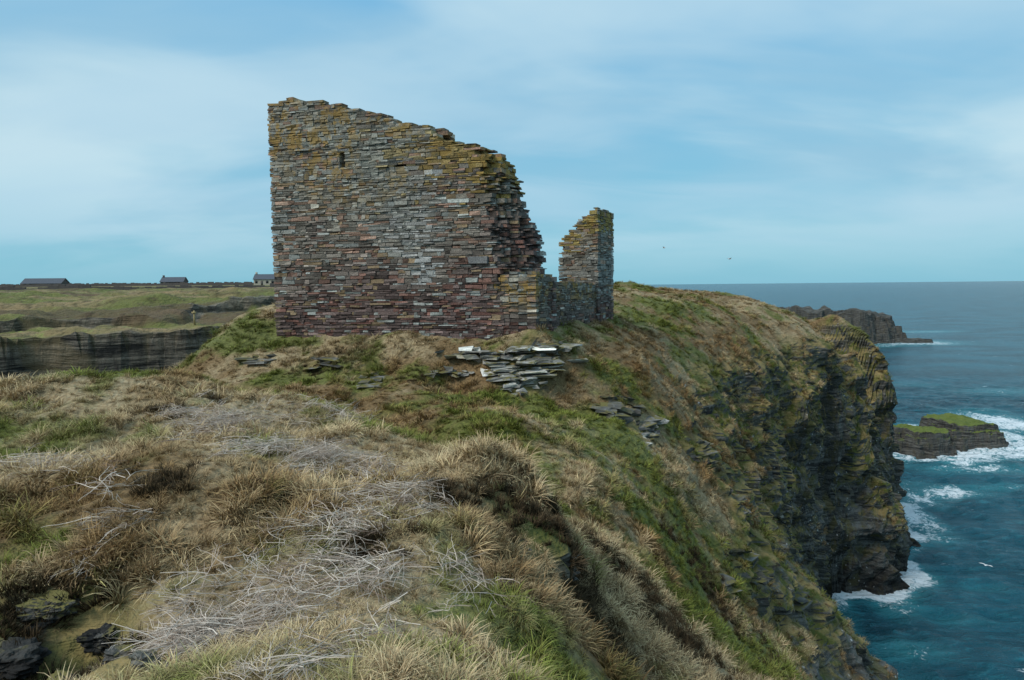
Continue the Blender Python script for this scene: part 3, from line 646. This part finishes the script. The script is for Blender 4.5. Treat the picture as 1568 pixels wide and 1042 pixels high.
fieldwall([(-150,175),(-100,182),(-62,190)],.9)
def post(name,px,py,D,h,w,z=None):
    q=P(px,py,D); zz=farz(q[0],q[1]) if z is None else z(q)
    e=UNIT*np.array([w,w,h/2])+np.array([q[0],q[1],zz+h/2-.1]); e[4:,:2]=e[4:,:2]*.9+np.array([q[0],q[1]])*.1
    e=np.vstack([e,UNIT*np.array([w*3,w*.6,w*1.2])+np.array([q[0],q[1]-w,zz+h*.8])])
    return mkmesh(name,e,np.vstack([BF,BF+8]),mats=[M_wood])
post("marker_post",298,495,67,1.5,.07)
hq=lambda q: float(H(np.array([q[0]]),np.array([q[1]]))[0])
for a in (1066,1078,1100): post("fence_post",a,450,50+(a-1066)*.1,.9,.03,hq)
# ---------------- gulls
M_wh=simple("gull_white",(.8,.8,.8),.7);M_gy=simple("gull_grey",(.35,.37,.4),.7);M_yl=simple("gull_bill",(.6,.4,.05))
def gull(loc,s,yaw,flap,flying=True):
    e=bpy.data.objects.new("seagull",None);scene.collection.objects.link(e);e.location=loc;e.rotation_euler=(0,.1,yaw);e.scale=(s,s,s)
    prof=[(-.24,.006,0),(-.18,.03,0),(-.08,.06,0),(.03,.065,0),(.12,.045,.015),(.17,.035,.03),(.21,.036,.035),(.245,.02,.03),(.26,.006,.025)]
    V=[];Fc=[];k=10
    for x,r,z in prof:
        for j in range(k): V.append((x,r*math.cos(j*6.283/k),z+r*.9*math.sin(j*6.283/k)))
    for a in range(len(prof)-1):
        for j in range(k): Fc.append([a*k+j,a*k+(j+1)%k,(a+1)*k+(j+1)%k,(a+1)*k+j])
    Fc.append(list(range(k))[::-1]); Fc.append([len(V)-k+j for j in range(k)])
    mkmesh("body",V,Fc,smooth=True,mats=[M_wh],parent=e)
    mkmesh("bill",[(.25,-.01,.03),(.25,.01,.03),(.25,0,.015),(.31,0,.018)],[[0,1,3],[1,2,3],[2,0,3],[0,2,1]],mats=[M_yl],parent=e)
    mkmesh("tail",[(-.2,-.025,.01),(-.2,.025,.01),(-.34,.06,.01),(-.34,-.06,.01),(-.27,0,.016)],[[0,4,3],[0,1,4],[1,2,4],[4,2,3]],mats=[M_wh],parent=e)
    for sd_ in(-1,1):
        sp=1 if flying else .45
        pts=[(.09,.05,.03),(.13,.28*sp,.03+flap),(.06,.45*sp,.03+flap*1.1),(-.1,.66*sp,.03+flap*.7),(-.06,.4*sp,.02+flap*.9),(-.05,.25*sp,.02+flap*.9),(-.08,.05,.02)]
        V=[(a,b*sd_,c) for a,b,c in pts]; mkmesh("wing",V+[(a,b,c-.012) for a,b,c in V],[[0,1,5,6],[1,2,4,5],[2,3,4],[7,13,12,8],[8,12,11,9],[9,11,10]],mats=[M_wh if s<.9 else M_gy],parent=e)
gull(P(1510,866,54),.8,.6,.06); gull(P(1117,397,80),.9,.3,.12); gull(P(1017,380,95),.9,2.6,.15)
# ---------------- light
EL,AZ=math.radians(46),math.radians(-125)
sd_=Vector((math.sin(AZ)*math.cos(EL),math.cos(AZ)*math.cos(EL),math.sin(EL)))
sl_=bpy.data.lights.new("sun",'SUN'); sl_.energy=2.6; sl_.angle=math.radians(22); sl_.color=(1,.95,.88)
so=bpy.data.objects.new("sun",sl_); scene.collection.objects.link(so); so.rotation_euler=sd_.to_track_quat('Z','Y').to_euler(); so.location=(0,0,80)
wd=bpy.data.worlds.new("World"); scene.world=wd; wd.use_nodes=True; t=wd.node_tree; nn=t.nodes; L=t.links.new
bg=nn["Background"]; bg.inputs[1].default_value=.1
class WN(NT):
    def __init__(s): s.t=t;s.n=nn;s.l=t.links
Wn=WN()
sk=nn.new("ShaderNodeTexSky"); sk.sky_type='NISHITA'; sk.sun_disc=False; sk.sun_elevation=EL; sk.sun_rotation=AZ; sk.air_density=1.2; sk.dust_density=1.0; sk.ozone_density=3
tc_=nn.new("ShaderNodeTexCoord"); sp=nn.new("ShaderNodeSeparateXYZ"); L(tc_.outputs["Generated"],sp.inputs[0])
den=Wn.math('ADD',Wn.math('MAXIMUM',sp.outputs[2],0),.22)
cb=nn.new("ShaderNodeCombineXYZ"); L(Wn.math('DIVIDE',sp.outputs[0],den),cb.inputs[0]); L(Wn.math('DIVIDE',sp.outputs[1],den),cb.inputs[1])
def mapn(sc,loc=(0,0,0),rz=.25):
    m=nn.new("ShaderNodeMapping"); L(cb.outputs[0],m.inputs[0]); m.inputs["Scale"].default_value=sc; m.inputs["Location"].default_value=loc; m.inputs["Rotation"].default_value=(0,0,rz); return m.outputs[0]
n1=Wn.noise(mapn((.6,.95,1),(3.1,1.2,0)),1.0,5,.5,.4); n2=Wn.noise(mapn((.9,1.8,1),(7,3,0),-.2),1.0,4,.5,.5); n3=Wn.noise(mapn((.35,.9,1),(1,8,0)),1.0,5,.5,.4)
skyc=Wn.mix(1,sk.outputs[0],(.6,1.05,1.15),'MULTIPLY')
blue=Wn.mix(Wn.mr(sp.outputs[2],0,.5),(2.5,5.7,7.3),(1.9,5.0,8.1))
base=Wn.mix(.85,skyc,blue)
hz=Wn.mr(sp.outputs[2],-.02,.16)
gl=Wn.mr(n3,.36,.60,0,.7); cl1=Wn.mr(n1,.40,.64); cl2=Wn.mr(n2,.40,.66,0,.6)
c=Wn.mix(Wn.math('MULTIPLY',gl,hz),base,(3.5,5.8,7.4))
c=Wn.mix(Wn.math('MULTIPLY',Wn.math('MULTIPLY',cl1,.8),hz),c,(6.0,7.9,8.7)); c=Wn.mix(Wn.math('MULTIPLY',cl2,hz),c,(4.6,6.8,8.2))
L(c,bg.inputs[0])
scene.view_settings.view_transform='Standard'; scene.view_settings.look='None'; scene.view_settings.exposure=0
